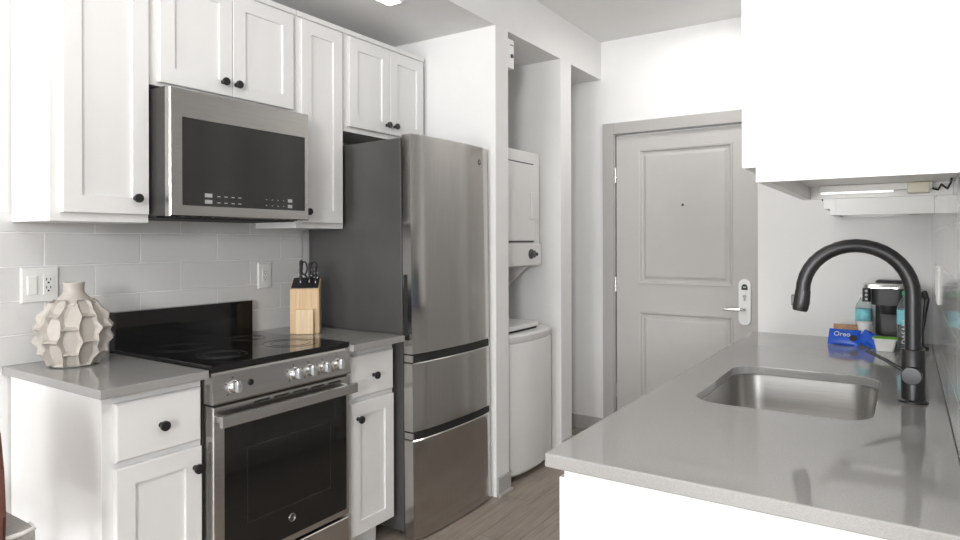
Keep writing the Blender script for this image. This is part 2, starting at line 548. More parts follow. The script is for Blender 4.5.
# ------------------------------------------------------------------ base cabinets and tops on the left
XBF = -1.925
def base_cabinet(y0, y1, kn_dr, kn_door, dr, do, label):
    t = thing('base_cabinet', label, 'cabinet', (-2.2, (y0 + y1) / 2, 0), 'white base cabinets beside the range')
    bm = bmesh.new()
    box(bm, XW + 0.009, XBF, y0, y1, 0.095, 0.886, 0.0015)
    obj('body', bm, 'cab', t)
    obj('toe_kick', B(XW + 0.009, XBF - 0.055, y0 + 0.0015, y1 - (0.05 if y0 > 1.5 else 0.0015), 0.0, 0.0955), 'cab', t)
    d = obj('drawer', slab(frame_px, dr, XBF + 0.0005), 'cab', t)
    obj('knob', knob_bm((XBF + 0.020, *kn_dr)), 'black', d, 40)
    d = obj('door', shaker(frame_px, do, XBF + 0.0005, 0.02, 0.055), 'cab', t)
    obj('knob', knob_bm((XBF + 0.020, *kn_door)), 'black', d, 40)
    return t
base_cabinet(0.944, 1.255, (1.110, 0.770), (1.222, 0.606), (0.974, 1.246, 0.688, 0.860), (0.976, 1.247, 0.11, 0.670),
             'white base cabinet with a drawer, beneath the beige vase')
base_cabinet(1.886, 2.196, (2.052, 0.760), (1.957, 0.592), (1.918, 2.183, 0.677, 0.855), (1.920, 2.184, 0.107, 0.657),
             'white base cabinet with a drawer, between range and refrigerator')

XCF = -1.881
def countertop(y0, y1, label, xf):
    bm = bmesh.new()
    box(bm, XW + 0.0005, xf, y0, y1, 0.8865, 0.914, 0.002)
    o = obj('countertop', bm, 'quartz')
    tag(o, label, 'countertop')
countertop(0.921, 1.2575, 'grey quartz countertop slab the beige vase stands on', XCF)
countertop(1.883, 2.199, 'grey quartz countertop slab the knife block stands on', XCF + 0.028)

# ------------------------------------------------------------------ microwave
mw = thing('microwave', 'stainless over-the-range microwave with black glass front', 'microwave', (XW, 1.57, 1.418))
MY0, MY1, MXF = 1.2675, 1.888, -2.118
obj('case', B(XW + 0.009, MXF - 0.030, MY0, MY1, 1.421, 1.872, 0.003), 'darkcase', mw, label='dark grey painted case')
bm = loops(bmesh.new(), frame_px, (MY0, MY1, 1.419, 1.868), [(0, MXF - 0.0295), (0, MXF - 0.004), (0.004, MXF), (0.020, MXF)], cap1=False)
# frame around the glass: wide left stile, narrow right, deep head
GA0, GA1, GB0, GB1 = MY0 + 0.046, MY1 - 0.022, 1.458, 1.768
def rect_ring(bm, fr, outer, inner, n, depth, mi=0):
    oa0, oa1, ob0, ob1 = outer; ia0, ia1, ib0, ib1 = inner
    o = [(oa0, ob0), (oa1, ob0), (oa1, ob1), (oa0, ob1)]; i = [(ia0, ib0), (ia1, ib0), (ia1, ib1), (ia0, ib1)]
    O = [bm.verts.new(fr(a, b, n)) for a, b in o]; I = [bm.verts.new(fr(a, b, n)) for a, b in i]
    D = [bm.verts.new(fr(a, b, n - depth)) for a, b in i]
    for k in range(4):
        l = (k + 1) % 4
        bm.faces.new((O[k], O[l], I[l], I[k])).material_index = mi
        bm.faces.new((I[k], I[l], D[l], D[k])).material_index = mi
    return bm
rect_ring(bm, frame_px, (MY0 + 0.020, MY1 - 0.020, 1.439, 1.848), (GA0, GA1, GB0, GB1), MXF, 0.004)
bmesh.ops.remove_doubles(bm, verts=bm.verts, dist=1e-5)
md = obj('door', bm, 'steel', mw)
bm = prism(bmesh.new(), frame_px, rrect(GA0 - 0.001, GA1 + 0.001, GB0 - 0.001, GB1 + 0.001, 0.004, 3), MXF - 0.03, MXF - 0.003)
def mark(y, z, w, h): box(bm, MXF - 0.0031, MXF - 0.0024, y - w / 2, y + w / 2, z - h / 2, z + h / 2, 0, 1)
for zz in (1.496, 1.473):
    mark(MY0 + 0.150, zz + 0.002, 0.030, 0.014)
    for k in range(4): mark(MY0 + 0.192 + 0.030 * k, zz, 0.013, 0.003)
    for k in range(4): mark(MY0 + 0.405 + 0.028 * k, zz, 0.005, 0.003)
    mark(MY0 + 0.522, zz + 0.001, 0.022, 0.013)
mg = obj('window', bm, ['microglass', 'grey_mark'], md, label='black glass window with printed touch keys')
bm = bmesh.new()
box(bm, XW + 0.02, MXF - 0.09, MY0 + 0.004, MY1 - 0.004, 1.4145, 1.4205)
for k in range(14):
    box(bm, MXF - 0.088, MXF - 0.02, MY0 + 0.03 + k * 0.04, MY0 + 0.055 + k * 0.04, 1.4165, 1.4205)
obj('vent_grille', bm, 'gap', mw)

# ------------------------------------------------------------------ range
rg = thing('range', 'stainless slide-in electric range with black glass cooktop', 'range', (-2.2, 1.57, 0))
RY0, RY1, RXF = 1.2625, 1.8785, -1.878
obj('body', B(XW + 0.012, RXF - 0.048, RY0, RY1, 0.02, 0.905, 0.002), 'fridgeside', rg)
bm = bmesh.new()
box(bm, XW + 0.05, RXF + 0.004, RY0 - 0.0008, RY1 + 0.0008, 0.9055, 0.926, 0.003)
ck = obj('cooktop', bm, 'blackglass', rg, label='glossy black glass cooktop')
for cx_, cy_, r_ in ((-2.05, 1.42, 0.085), (-2.05, 1.73, 0.105), (-2.31, 1.43, 0.105), (-2.31, 1.72, 0.075)):
    bm = bmesh.new()
    for rr in (r_, r_ * 0.72):
        pts = [(cx_ + rr * math.cos(2 * math.pi * k / 40), cy_ + rr * math.sin(2 * math.pi * k / 40), 0.9261) for k in range(40)]
        tube(bm, pts, 0.0008, 4, True)
    obj('burner_ring', bm, 'burner_mark', ck)
bm = bmesh.new()
box(bm, XW + 0.010, XW + 0.052, RY0 + 0.002, RY1 - 0.002, 0.90, 1.064, 0.003)
obj('backguard', bm, 'blackglass', rg, label='black glass panel standing along the wall')
# sloped control panel
bm = bmesh.new()
prof = [(RXF - 0.05, 0.800), (RXF + 0.010, 0.800), (RXF + 0.014, 0.806), (RXF + 0.001, 0.895), (RXF - 0.004, 0.905), (RXF - 0.05, 0.905)]
A = [bm.verts.new((x, RY0, z)) for x, z in prof]; Bv = [bm.verts.new((x, RY1, z)) for x, z in prof]
n = len(prof)
for k in range(n): bm.faces.new((A[k], A[(k + 1) % n], Bv[(k + 1) % n], Bv[k]))
bm.faces.new(A[::-1]); bm.faces.new(Bv)
for yk in (1.340, 1.595, 1.665, 1.735, 1.808):          # printed dots round each dial
    for a in range(5):
        an = R(-130 + 65 * a)
        yy, zz = yk + 0.032 * math.sin(an), 0.846 + 0.032 * math.cos(an)
        xx = RXF + 0.001 + (0.895 - zz) / 0.089 * 0.013
        box(bm, xx - 0.0005, xx + 0.0008, yy - 0.0022, yy + 0.0022, zz - 0.0022, zz + 0.0022, 0, 1)
cp = obj('control_panel', bm, ['steel', 'ink'], rg)
tilt = math.atan2(0.013, 0.089)
def range_knob(y, z):
    xs = RXF + 0.001 + (0.895 - z) / 0.089 * 0.013
    bm = lathe(bmesh.new(), [(0.0235, 0), (0.0235, 0.003), (0.0215, 0.004), (0.0205, 0.022), (0.019, 0.025), (0, 0.025)], (0, 0, 0), 'X', 28)
    box(bm, 0.018, 0.034, -0.0065, 0.0065, -0.0195, 0.0195, 0.002)
    bm.transform(Matrix.Translation((xs, y, z)) @ Matrix.Rotation(-tilt, 4, 'Y'))
    kn = obj('knob', bm, 'chrome', cp, 35)
for y in (1.340, 1.595, 1.665, 1.735, 1.808):
    range_knob(y, 0.846)
bm = lathe(bmesh.new(), [(0.011, 0), (0.011, 0.004), (0.009, 0.006), (0, 0.006)], (RXF + 0.006, 1.408, 0.850), 'X', 20)
obj('oven_light_button', bm, 'black', cp, 40)
# oven door
OXF = RXF + 0.006
od = obj('oven_door', loops(bmesh.new(), frame_px, (RY0 + 0.003, RY1 - 0.003, 0.238, 0.792), [(0, OXF - 0.05), (0, OXF - 0.003), (0.003, OXF)]), 'steel', rg)
GY0, GY1, GZ0, GZ1 = RY0 + 0.045, RY1 - 0.020, 0.262, 0.722
bm = prism(bmesh.new(), frame_px, rrect(GY0, GY1, GZ0, GZ1, 0.004, 3), OXF - 0.002, OXF + 0.0015)
og = obj('oven_window', bm, 'ovenglass', od, label='black oven glass')
bm = bmesh.new()
rect_ring(bm, frame_px, (GY0 + 0.085, GY1 - 0.085, GZ0 + 0.11, GZ1 - 0.09), (GY0 + 0.088, GY1 - 0.088, GZ0 + 0.113, GZ1 - 0.093), OXF + 0.0017, 0.0001)
obj('window_outline', bm, 'burner_mark', og)
bm = bmesh.new()
tube(bm, [(OXF + 0.0017, 1.585 + 0.0135 * math.cos(2 * math.pi * k / 28), 0.325 + 0.0135 * math.sin(2 * math.pi * k / 28)) for k in range(28)], 0.0012, 6, True)
b2 = text_bm('GE', 0.015, Matrix.Translation((OXF + 0.0018, 1.585, 0.325)) @ MAT_PX)
me_ = bpy.data.meshes.new('tmp'); b2.to_mesh(me_); b2.free(); bm.from_mesh(me_); bpy.data.meshes.remove(me_)
obj('logo', bm, 'chrome', og)
# vent slots over the door and bar handle
bm = bmesh.new()
box(bm, RXF - 0.06, OXF - 0.012, RY0 + 0.004, RY1 - 0.004, 0.7925, 0.7995)
for k in range(5):
    box(bm, OXF - 0.0006, OXF + 0.0006, RY0 + 0.16 + k * 0.085, RY0 + 0.225 + k * 0.085, 0.776, 0.782)
obj('vent_slots', bm, 'gap', od)
bm = bmesh.new()
for y in (RY0 + 0.022, RY1 - 0.022):
    box(bm, OXF - 0.001, OXF + 0.036, y - 0.012, y + 0.012, 0.742, 0.764, 0.003)
box(bm, OXF + 0.030, OXF + 0.050, RY0 + 0.004, RY1 - 0.004, 0.731, 0.768, 0.003)
obj('handle', bm, 'steel', od)
bm = loops(bmesh.new(), frame_px, (RY0 + 0.003, RY1 - 0.003, 0.065, 0.226), [(0, OXF - 0.05), (0, OXF - 0.003), (0.003, OXF)])
obj('storage_drawer', bm, 'steel', rg)
for x in (RXF - 0.10, XW + 0.10):
    for y in (RY0 + 0.06, RY1 - 0.06):
        obj('leg', lathe(bmesh.new(), [(0.016, 0), (0.016, 0.02)], (x, y, 0.0005), 'Z', 12), 'black', rg)

# ------------------------------------------------------------------ refrigerator
FY0, FY1 = 2.222, 2.831
fr = thing('refrigerator', 'stainless bottom-drawer refrigerator with dark grey sides', 'refrigerator', (-2.15, (FY0 + FY1) / 2, 0.0))
obj('case', B(-2.485, -1.866, FY0 + 0.002, FY1 - 0.014, 0.028, 1.792, 0.004), 'fridgeside', fr, label='dark grey glossy side panels')
for x in (-2.43, -1.92):
    for y in (FY0 + 0.06, FY1 - 0.06):
        obj('leveling_foot', lathe(bmesh.new(), [(0.02, 0), (0.02, 0.029)], (x, y, 0.0), 'Z', 12), 'black', fr)
FXE = -1.804
def bowed(z0, z1, top_lip=0.0):
    """door slab with a gently bowed front"""
    bm = bmesh.new()
    N = 14
    def xf(k, ins=0.0):
        u = 2 * k / N - 1
        return FXE + 0.020 * (1 - abs(u) ** 2.6) - ins
    def ring(z, ins):
        r = [bm.verts.new((-1.858, FY0 + ins, z)), ]
        for k in range(N + 1):
            u = 2 * k / N - 1
            y = (FY0 + FY1) / 2 + u * ((FY1 - FY0) / 2 - ins)
            e = 0.004 if k in (0, N) else 0.0
            r.append(bm.verts.new((xf(k, ins + e), y, z)))
        r.append(bm.verts.new((-1.858, FY1 - ins, z)))
        return r
    rings = [ring(z0, 0.004), ring(z0 + 0.004, 0), ring(z1 - 0.004, 0), ring(z1, 0.004)]
    for r0, r1 in zip(rings, rings[1:]):
        m = len(r0)
        for k in range(m): bm.faces.new((r0[k], r0[(k + 1) % m], r1[(k + 1) % m], r1[k]))
    bm.faces.new(rings[0][::-1]); bm.faces.new(rings[-1])
    return bm
def grip(z0, z1):
    """black finger recess that follows the bowed front"""
    bm = bmesh.new()
    N = 14; r0 = []; r1 = []
    for k in range(N + 1):
        u = 2 * k / N - 1
        y = (FY0 + FY1) / 2 + u * ((FY1 - FY0) / 2 - 0.010)
        r0.append((FXE + 0.020 * (1 - abs(u) ** 2.6) - 0.006, y)); r1.append((FXE - 0.05, y))
    rings = []
    for z in (z0, z1):
        rings.append([bm.verts.new((x, y, z)) for x, y in r0 + r1[::-1]])
    m = len(rings[0])
    for k in range(m): bm.faces.new((rings[0][k], rings[0][(k + 1) % m], rings[1][(k + 1) % m], rings[1][k]))
    bm.faces.new(rings[0][::-1]); bm.faces.new(rings[1])
    return bm
fd = obj('door', bowed(0.822, 1.805), 'steel_v', fr, 30, 'tall stainless upper door')
bm = bmesh.new()
box(bm, -1.853, -1.832, FY0 - 0.0012, FY0 + 0.004, 0.905, 1.178)
obj('door_grip', bm, 'gap', fd, label='dark recessed side grip')
bm = bmesh.new()
lx = FXE + 0.020 * (1 - abs(2 * (2.733 - FY0) / (FY1 - FY0) - 1) ** 2.6)
lathe(bm, [(0.015, 0), (0.015, 0.0015), (0.013, 0.0022), (0, 0.0022)], (0, 0, 0), 'X', 28)
bm.transform(Matrix.Translation((lx - 0.0006, 2.733, 1.725)) @ Matrix.Rotation(R(4), 4, 'Z'))
lg = obj('logo', bm, 'fridgeside', fd, 40)
b2 = text_bm('GE', 0.014, Matrix.Translation((lx + 0.0016, 2.733, 1.725)) @ Matrix.Rotation(R(4), 4, 'Z') @ MAT_PX)
obj('logo_letters', b2, 'chrome', lg)
d1 = obj('drawer', bowed(0.478, 0.786), 'steel_v', fr, 30, 'middle stainless drawer')
obj('drawer_grip', grip(0.7865, 0.8215), 'gap', d1, label='black finger recess')
d2 = obj('drawer', bowed(0.001, 0.444), 'steel_v', fr, 30, 'deep bottom stainless freezer drawer')
obj('drawer_grip', grip(0.4445, 0.4775), 'gap', d2, label='black finger recess')
for z0, z1 in ((0.789, 0.8195), (0.447, 0.4755)):
    for y0 in (FY0 + 0.0005, FY1 - 0.0085):
        obj('grip_end', B(-1.858, FXE - 0.004, y0, y0 + 0.008, z0, z1, 0.001), 'steel_v', d1 if z0 > 0.6 else d2)
fr.rotation_euler = (0, R(-0.6), R(-1.4))
fr.location.x += 0.0

# ------------------------------------------------------------------ laundry closet
lw = thing('stacked_washer_dryer', 'white stacked washer and dryer standing in the hall closet', 'washer', (-2.2, 3.27, 0))
WY0, WY1 = 2.985, 3.565
bm = bmesh.new()
N = 12
def wring(z, ins=0.0):
    r = [bm.verts.new((-2.46, WY0 + ins, z))]
    for k in range(N + 1):
        u = 2 * k / N - 1
        r.append(bm.verts.new((-1.826 + 0.05 * (1 - abs(u) ** 2.4) - ins - (0.02 if k in (0, N) else 0), (WY0 + WY1) / 2 + u * ((WY1 - WY0) / 2 - ins), z)))
    r.append(bm.verts.new((-2.46, WY1 - ins, z)))
    return r
rs = [wring(0.025, 0.02), wring(0.045, 0), wring(0.755, 0), wring(0.762, 0.004), wring(0.770, 0), wring(0.800, 0.0), wring(0.812, 0.012)]
for r0, r1 in zip(rs, rs[1:]):
    m_ = len(r0)
    for k in range(m_): bm.faces.new((r0[k], r0[(k + 1) % m_], r1[(k + 1) % m_], r1[k]))
bm.faces.new(rs[0][::-1]); bm.faces.new(rs[-1])
obj('washer_body', bm, 'appliance_white', lw, 35)
bm = prism(bmesh.new(), frame_pz, rrect(-2.34, -1.84, 3.03, 3.46, 0.06), 0.826, 0.848, 0.006)
obj('washer_lid', bm, 'appliance_white', lw, 40)
obj('lid_shadow', prism(bmesh.new(), frame_pz, rrect(-2.33, -1.852, 3.04, 3.45, 0.05), 0.8121, 0.8262), 'gap', lw, 40)  # dark slab painted in as the shadow line under the lid
for x in (-2.40, -1.92):
    for y in (3.05, 3.49):
        obj('leveling_foot', lathe(bmesh.new(), [(0.022, 0), (0.022, 0.026)], (x, y, 0.0), 'Z', 12), 'black', lw)
obj('back_column', B(-2.46, -2.30, WY0, WY1 - 0.01, 0.81, 1.19), 'appliance_white', lw)
for y in (WY0 + 0.005, WY1 - 0.045):
    poly = [(-2.30, 0.90), (-2.25, 0.90), (-1.93, 1.176), (-2.30, 1.176)]
    bm = prism(bmesh.new(), lambda a, b, n: Vector((a, n, b)), poly, y - 0.08 * (y > 3.2), y + 0.012 - 0.08 * (y > 3.2))
    obj('bracket', bm, 'appliance_white', lw)
obj('dryer_body', B(-2.46, -1.902, WY0, WY1 - 0.015, 1.178, 1.868, 0.012), 'appliance_white', lw, 40)
bm = loops(bmesh.new(), frame_px, (WY0 + 0.03, WY1 - 0.10, 1.33, 1.79), [(0, -1.904), (0, -1.892), (0.006, -1.886)])
dd = obj('dryer_door', bm, 'appliance_white', lw)
for z in (1.322, 1.791):
    obj('door_seam', B(-1.904, -1.8995, WY0 + 0.03, WY1 - 0.10, z, z + 0.007), 'gap', dd)
bm = bmesh.new()
box(bm, -1.890, -1.880, WY1 - 0.165, WY1 - 0.135, 1.46, 1.62, 0.003)
obj('door_handle', bm, 'appliance_white', dd)
bm = loops(bmesh.new(), frame_px, (WY0 + 0.004, WY1 - 0.019, 1.184, 1.312), [(0, -1.904), (0, -1.894), (0.004, -1.890)])
pn = obj('control_panel', bm, 'appliance_white', lw)
bm = lathe(bmesh.new(), [(0.030, 0), (0.030, 0.006), (0.024, 0.008), (0.022, 0.024), (0, 0.024)], (-1.890, WY1 - 0.150, 1.252), 'X', 24)
obj('dial', bm, 'fridgeside', pn, 40, 'dark grey timer dial')
bm = lathe(bmesh.new(), [(0.010, 0), (0.010, 0.010), (0, 0.010)], (-1.890, WY1 - 0.085, 1.250), 'X', 16)
obj('start_button', bm, 'black', pn, 40)

wp = thing('wall_chime', 'small white wall box with a black button, high inside the closet', 'wall box', (-1.82, 2.968, 2.26))
obj('cover', B(-1.852, -1.792, 2.9685, 3.052, 2.268, 2.424, 0.003), 'white_plastic', wp)
obj('button', lathe(bmesh.new(), [(0.011, 0), (0.011, 0.006), (0, 0.006)], (-1.792, 3.026, 2.335), 'X', 14), 'black', wp, 40)
obj('slot', B(-1.7922, -1.7912, 3.01, 3.045, 2.392, 2.397), 'ink', wp)

# ------------------------------------------------------------------ right-hand counter
PX0, PY0, PY1 = -0.594, 1.1245, YE - 0.0005
SX0, SX1, SY0, SY1 = -0.476, -0.066, 1.708, 2.290
bm = bmesh.new()
outer = [(PX0, PY0), (XR - 0.0005, PY0), (XR - 0.0005, PY1), (PX0, PY1)]
# soften the two free corners
outer = [(PX0, PY0 + 0.003), (PX0 + 0.003, PY0), (XR - 0.0005, PY0), (XR - 0.0005, PY1), (PX0 + 0.006, PY1), (PX0, PY1 - 0.006)]
hole = rrect(SX0, SX1, SY0, SY1, 0.085, 8)
def plate_with_hole(bm, outer, hole, z0, z1):
    def ring(pts, z): return [bm.verts.new((x, y, z)) for x, y in pts]
    def edges(r): return [bm.edges.new((r[k], r[(k + 1) % len(r)])) for k in range(len(r))]
    ot, ht, ob, hb = ring(outer, z1), ring(hole, z1), ring(outer, z0), ring(hole, z0)
    et = edges(ot) + edges(ht); eb = edges(ob) + edges(hb)
    bmesh.ops.triangle_fill(bm, edges=et, use_beauty=True)
    bmesh.ops.triangle_fill(bm, edges=eb, use_beauty=True)
    for t_, b_ in ((ot, ob), (ht, hb)):
        m = len(t_)
        for k in range(m): bm.faces.new((t_[k], t_[(k + 1) % m], b_[(k + 1) % m], b_[k]))
plate_with_hole(bm, outer, hole, 0.8865, 0.914)
o = obj('countertop', bm, 'quartz')
tag(o, 'long grey quartz countertop with the sink cut into it', 'countertop')
bv = o.modifiers.new('edge', 'BEVEL'); bv.width = 0.003; bv.segments = 2; bv.limit_method = 'ANGLE'; bv.angle_limit = R(50)

# sink bowl
sk = thing('sink', 'stainless undermount sink bowl set in the grey counter', 'sink', (-0.27, 2.0, 0.70))
bm = bmesh.new()
prof = [(-0.014, 0.886), (-0.002, 0.8862), (-0.002, 0.880), (0.004, 0.80), (0.010, 0.735), (0.022, 0.712), (0.045, 0.704), (0.14, 0.699)]
rings = []
for ins, z in prof:
    pts = rrect(SX0 + ins, SX1 - ins, SY0 + ins, SY1 - ins, max(0.03, 0.085 - ins * 0.6), 8)
    rings.append([bm.verts.new((x, y, z)) for x, y in pts])
for r0, r1 in zip(rings, rings[1:]):
    m_ = len(r0)
    for k in range(m_): bm.faces.new((r0[k], r0[(k + 1) % m_], r1[(k + 1) % m_], r1[k]))
bm.faces.new(rings[-1])
so = obj('bowl', bm, 'steel_sink', sk, 40)
sd = so.modifiers.new('wall', 'SOLIDIFY'); sd.thickness = 0.0012; sd.offset = -1
bm = lathe(bmesh.new(), [(0.045, 0.0), (0.045, 0.003), (0.036, 0.004), (0.030, 0.001), (0, 0.001)], (-0.27, 2.0, 0.6995), 'Z', 28)
obj('drain', bm, 'chrome', sk, 40)

# cabinet below it: open box of panels, end panel towards the living room, doors towards the aisle
pc = thing('base_cabinet', 'white base cabinet run under the sink counter, plain end panel showing', 'cabinet', (-0.25, 2.1, 0))
CX0 = -0.562
bm = bmesh.new()
box(bm, CX0, XR - 0.001, 1.1505, 1.168, 0.0, 0.886, 0.001)
box(bm, CX0, XR - 0.001, YE - 0.045, YE - 0.026, 0.0, 0.886)
box(bm, CX0 + 0.02, XR - 0.001, 1.168, YE - 0.045, 0.09, 0.106)
box(bm, CX0 + 0.06, CX0 + 0.075, 1.168, YE - 0.045, 0.0, 0.09)
for y in (1.168, 1.632, 2.382, YE - 0.086):
    box(bm, CX0, CX0 + 0.02, y, y + 0.04 if y > 1.2 else y + 0.02, 0.09, 0.886)
box(bm, CX0, CX0 + 0.02, 1.168, YE - 0.045, 0.846, 0.886)
obj('body', bm, 'cab', pc)
obj('end_trim', B(CX0, CX0 + 0.026, 1.1485, 1.1507, 0.0, 0.885), 'cab', pc)
for a0, a1 in ((1.166, 1.64), (1.66, 2.02), (2.024, 2.39), (2.41, 3.10)):
    d = obj('door', shaker(frame_nx, (a0, a1, 0.11, 0.858), -CX0 + 0.0005), 'cab', pc)
    k = lathe(bmesh.new(), [(0.0085, 0), (0.0055, 0.010), (0.0055, 0.017), (0.0155, 0.020), (0.0155, 0.028), (0, 0.030)], (CX0 - 0.0198, a1 - 0.04 if a0 != 2.024 else a0 + 0.04, 0.79), '-X', 18)
    obj('knob', k, 'black', d, 40)

# faucet
fc = thing('faucet', 'dark gunmetal gooseneck faucet behind the sink', 'faucet', (0.018, 1.985, 0.914))
FX, FY = 0.012, 1.995
bm = lathe(bmesh.new(), [(0.033, 0), (0.033, 0.004), (0.030, 0.007), (0.0265, 0.008), (0.0265, 0.132), (0.025, 0.135), (0, 0.135)], (FX, FY, 0.9145), 'Z', 32)
obj('body', bm, 'faucet', fc, 40)
pts = [(FX, FY, 1.04), (FX, FY, 1.10)]
rc = 0.126; zc_ = 1.189
pts.append((FX, FY, 1.16))
for k in range(0, 19):
    a = R(k * 10.0)
    pts.append((FX - rc + rc * math.cos(a), FY - 0.02 * (1 - math.cos(a)) / 2, zc_ + rc * math.sin(a)))
obj('spout', tube(bmesh.new(), pts, 0.0182, 20), 'faucet', fc, 50)
e = Vector(pts[-1])
bm = tube(bmesh.new(), [e + Vector((0, 0, 0.006)), e + Vector((0.0, 0, 0.0)), e + Vector((-0.003, 0, -0.03)), e + Vector((-0.007, 0, -0.047)), e + Vector((-0.008, 0, -0.053))], [0.0184, 0.0196, 0.0205, 0.0200, 0.0180], 20)
sp = obj('spray_head', bm, 'faucet', fc, 40)
box_ = B(e.x - 0.0285, e.x - 0.017, e.y - 0.006, e.y + 0.006, e.z - 0.040, e.z - 0.010, 0.002)
obj('spray_button', box_, 'faucet', sp)
hc = Vector((FX, FY, 0.986))
# handle hub on the side facing the room, with a thin lever pointing over the sink
dirh = Vector((-0.10, -0.995, 0)).normalized()
bm = lathe(bmesh.new(), [(0.022, 0.0), (0.0225, 0.03), (0.0225, 0.036), (0.021, 0.040), (0, 0.041)], (0, 0, 0), 'X', 28)
bm.transform(Matrix.Translation(hc) @ dirh.to_track_quat('X', 'Z').to_matrix().to_4x4())
hb = obj('handle_hub', bm, 'faucet', fc, 40)
hs = hc + dirh * 0.030
bm = tube(bmesh.new(), [hs + Vector((-0.015, 0, 0.010)), hs + Vector((-0.055, 0.012, 0.032)), hs + Vector((-0.100, 0.020, 0.052))], [0.0052, 0.0045, 0.0042], 10)
obj('lever', bm, 'faucet', hb, 50)

# right-hand wall cabinets (open undersides with a lip)
def right_cabinet(y0, y1, xf, label, d0, zd):
    t = thing('wall_cabinet', label, 'cabinet', (0, (y0 + y1) / 2, 1.4266))
    z0, z1 = 1.4266, 2.335
    bm = bmesh.new()
    xb = XR - 0.0005
    box(bm, xf + 0.02, xb, y0, y0 + 0.016, z0, z1)
    box(bm, xf + 0.02, xb, y1 - 0.016, y1, z0, z1)
    box(bm, xf, xf + 0.0195, y0, y0 + 0.04, z0, z1)
    box(bm, xf, xf + 0.0195, y1 - 0.04, y1, z0, z1)
    box(bm, xf + 0.0005, xf + 0.019, y0 + 0.0401, y1 - 0.0401, z0, z0 + 0.04)
    box(bm, xf + 0.0005, xf + 0.019, y0 + 0.0401, y1 - 0.0401, z1 - 0.04, z1)
    box(bm, xf + 0.019, xb, y0 + 0.016, y1 - 0.016, z0 + 0.028, z0 + 0.042)
    box(bm, xf + 0.019, xb, y0 + 0.016, y1 - 0.016, z1 - 0.02, z1)
    box(bm, xb - 0.012, xb, y0 + 0.016, y1 - 0.016, z0 + 0.042, z1)
    obj('body', bm, 'cab', t)
    for a0, a1 in d0:
        d = obj('door', shaker(frame_nx, (a0, a1, zd, 2.298), -xf + 0.0005, 0.025), 'cab', t)
        k = lathe(bmesh.new(), [(0.0085, 0), (0.0055, 0.010), (0.0055, 0.017), (0.0155, 0.020), (0.0155, 0.028), (0, 0.030)], (xf - 0.0248, a1 - 0.03, zd + 0.06), '-X', 18)
        obj('knob', k, 'black', d, 40)
    return t
right_cabinet(1.157, 1.727, -0.211, 'large white wall cabinet hanging over the near end of sink counter', [(1.172, 1.440), (1.443, 1.712)], 1.453)
right_cabinet(2.845, 3.1485, -0.250, 'narrow white wall cabinet hanging above the coffee maker', [(2.862, 3.132)], 1.453)

# under-cabinet light fittings
def light_fitting(y0, y1, xa, xb, zt, label, cord):
    t = thing('cabinet_light', label, 'light', ((xa + xb) / 2, (y0 + y1) / 2, zt), 'light bars under the right cabinets')
    obj('housing', B(xa, xb, y0, y1, zt - 0.016, zt - 0.0005, 0.003), 'white_plastic', t)
    obj('diffuser', B(xa + 0.004, xb - 0.07, y0 + 0.006, y1 - 0.006, zt - 0.019, zt - 0.0158, 0.001), 'strip_lamp', t)
    obj('connector', B(xb - 0.045, xb - 0.004, y0 - 0.004, y1 + 0.004, zt - 0.024, zt - 0.0005, 0.004), 'cream', t, label='cream connector block')
    obj('cord', tube(bmesh.new(), cord, 0.0022, 8), 'black', t, 50)
light_fitting(1.670, 1.700, -0.17, 0.045, 1.4546, 'slim light bar with cream connector under the large right cabinet',
              [(0.040, 1.685, 1.442), (0.055, 1.68, 1.436), (0.060, 1.665, 1.446), (0.070, 1.655, 1.436), (0.0745, 1.640, 1.446), (0.0745, 1.60, 1.452)])
light_fitting(3.085, 3.113, -0.20, 0.050, 1.4546, 'slim light bar with cream connector above the coffee maker',
              [(0.045, 3.10, 1.442), (0.060, 3.095, 1.438), (0.072, 3.09, 1.448), (0.0735, 3.05, 1.452)])
t = thing('ceiling_light', 'small square white ceiling light over the refrigerator', 'light', (-2.0, 2.24, ZS))
obj('frame', B(-2.040, -1.95, 2.20, 2.31, ZS - 0.012, ZS - 0.0005, 0.002), 'white_plastic', t)
obj('diffuser', B(-2.032, -1.958, 2.208, 2.302, ZS - 0.0145, ZS - 0.0115, 0.001), 'lamp', t)

# ------------------------------------------------------------------ outlets
def receptacle(bm, fr, a, b, n):
    """slots of one socket"""
    for da in (-0.0065, 0.0065):
        loops(bm, fr, (a + da - 0.0014, a + da + 0.0014, b, b + 0.009), [(0, n), (0, n + 0.0006)])
    loops(bm, fr, (a - 0.003, a + 0.003, b - 0.010, b - 0.004), [(0, n), (0, n + 0.0006)])
xo = XW + 0.008
t = thing('wall_plate', 'white double wall plate with rocker switch and outlet, behind the vase', 'outlet', (xo, 1.03, 1.18))
obj('cover', loops(bmesh.new(), frame_px, (0.972, 1.090, 1.120, 1.240), [(0, xo), (0, xo + 0.004), (0.004, xo + 0.007)]), 'white_plastic', t)
obj('rocker', loops(bmesh.new(), frame_px, (0.990, 1.022, 1.147, 1.213), [(0, xo + 0.006), (0.001, xo + 0.010), (0.004, xo + 0.011)]), 'white_plastic', t)
obj('outlet_face', loops(bmesh.new(), frame_px, (1.040, 1.072, 1.147, 1.213), [(0, xo + 0.006), (0.001, xo + 0.009)]), 'white_plastic', t)
bm = bmesh.new(); receptacle(bm, frame_px, 1.056, 1.195, xo + 0.009); receptacle(bm, frame_px, 1.056, 1.167, xo + 0.009)
obj('slots', bm, 'ink', t)
t = thing('wall_plate', 'white single wall outlet beside the knife block', 'outlet', (xo, 1.975, 1.17))
obj('cover', loops(bmesh.new(), frame_px, (1.937, 2.010, 1.110, 1.230), [(0, xo), (0, xo + 0.004), (0.004, xo + 0.007)]), 'white_plastic', t)
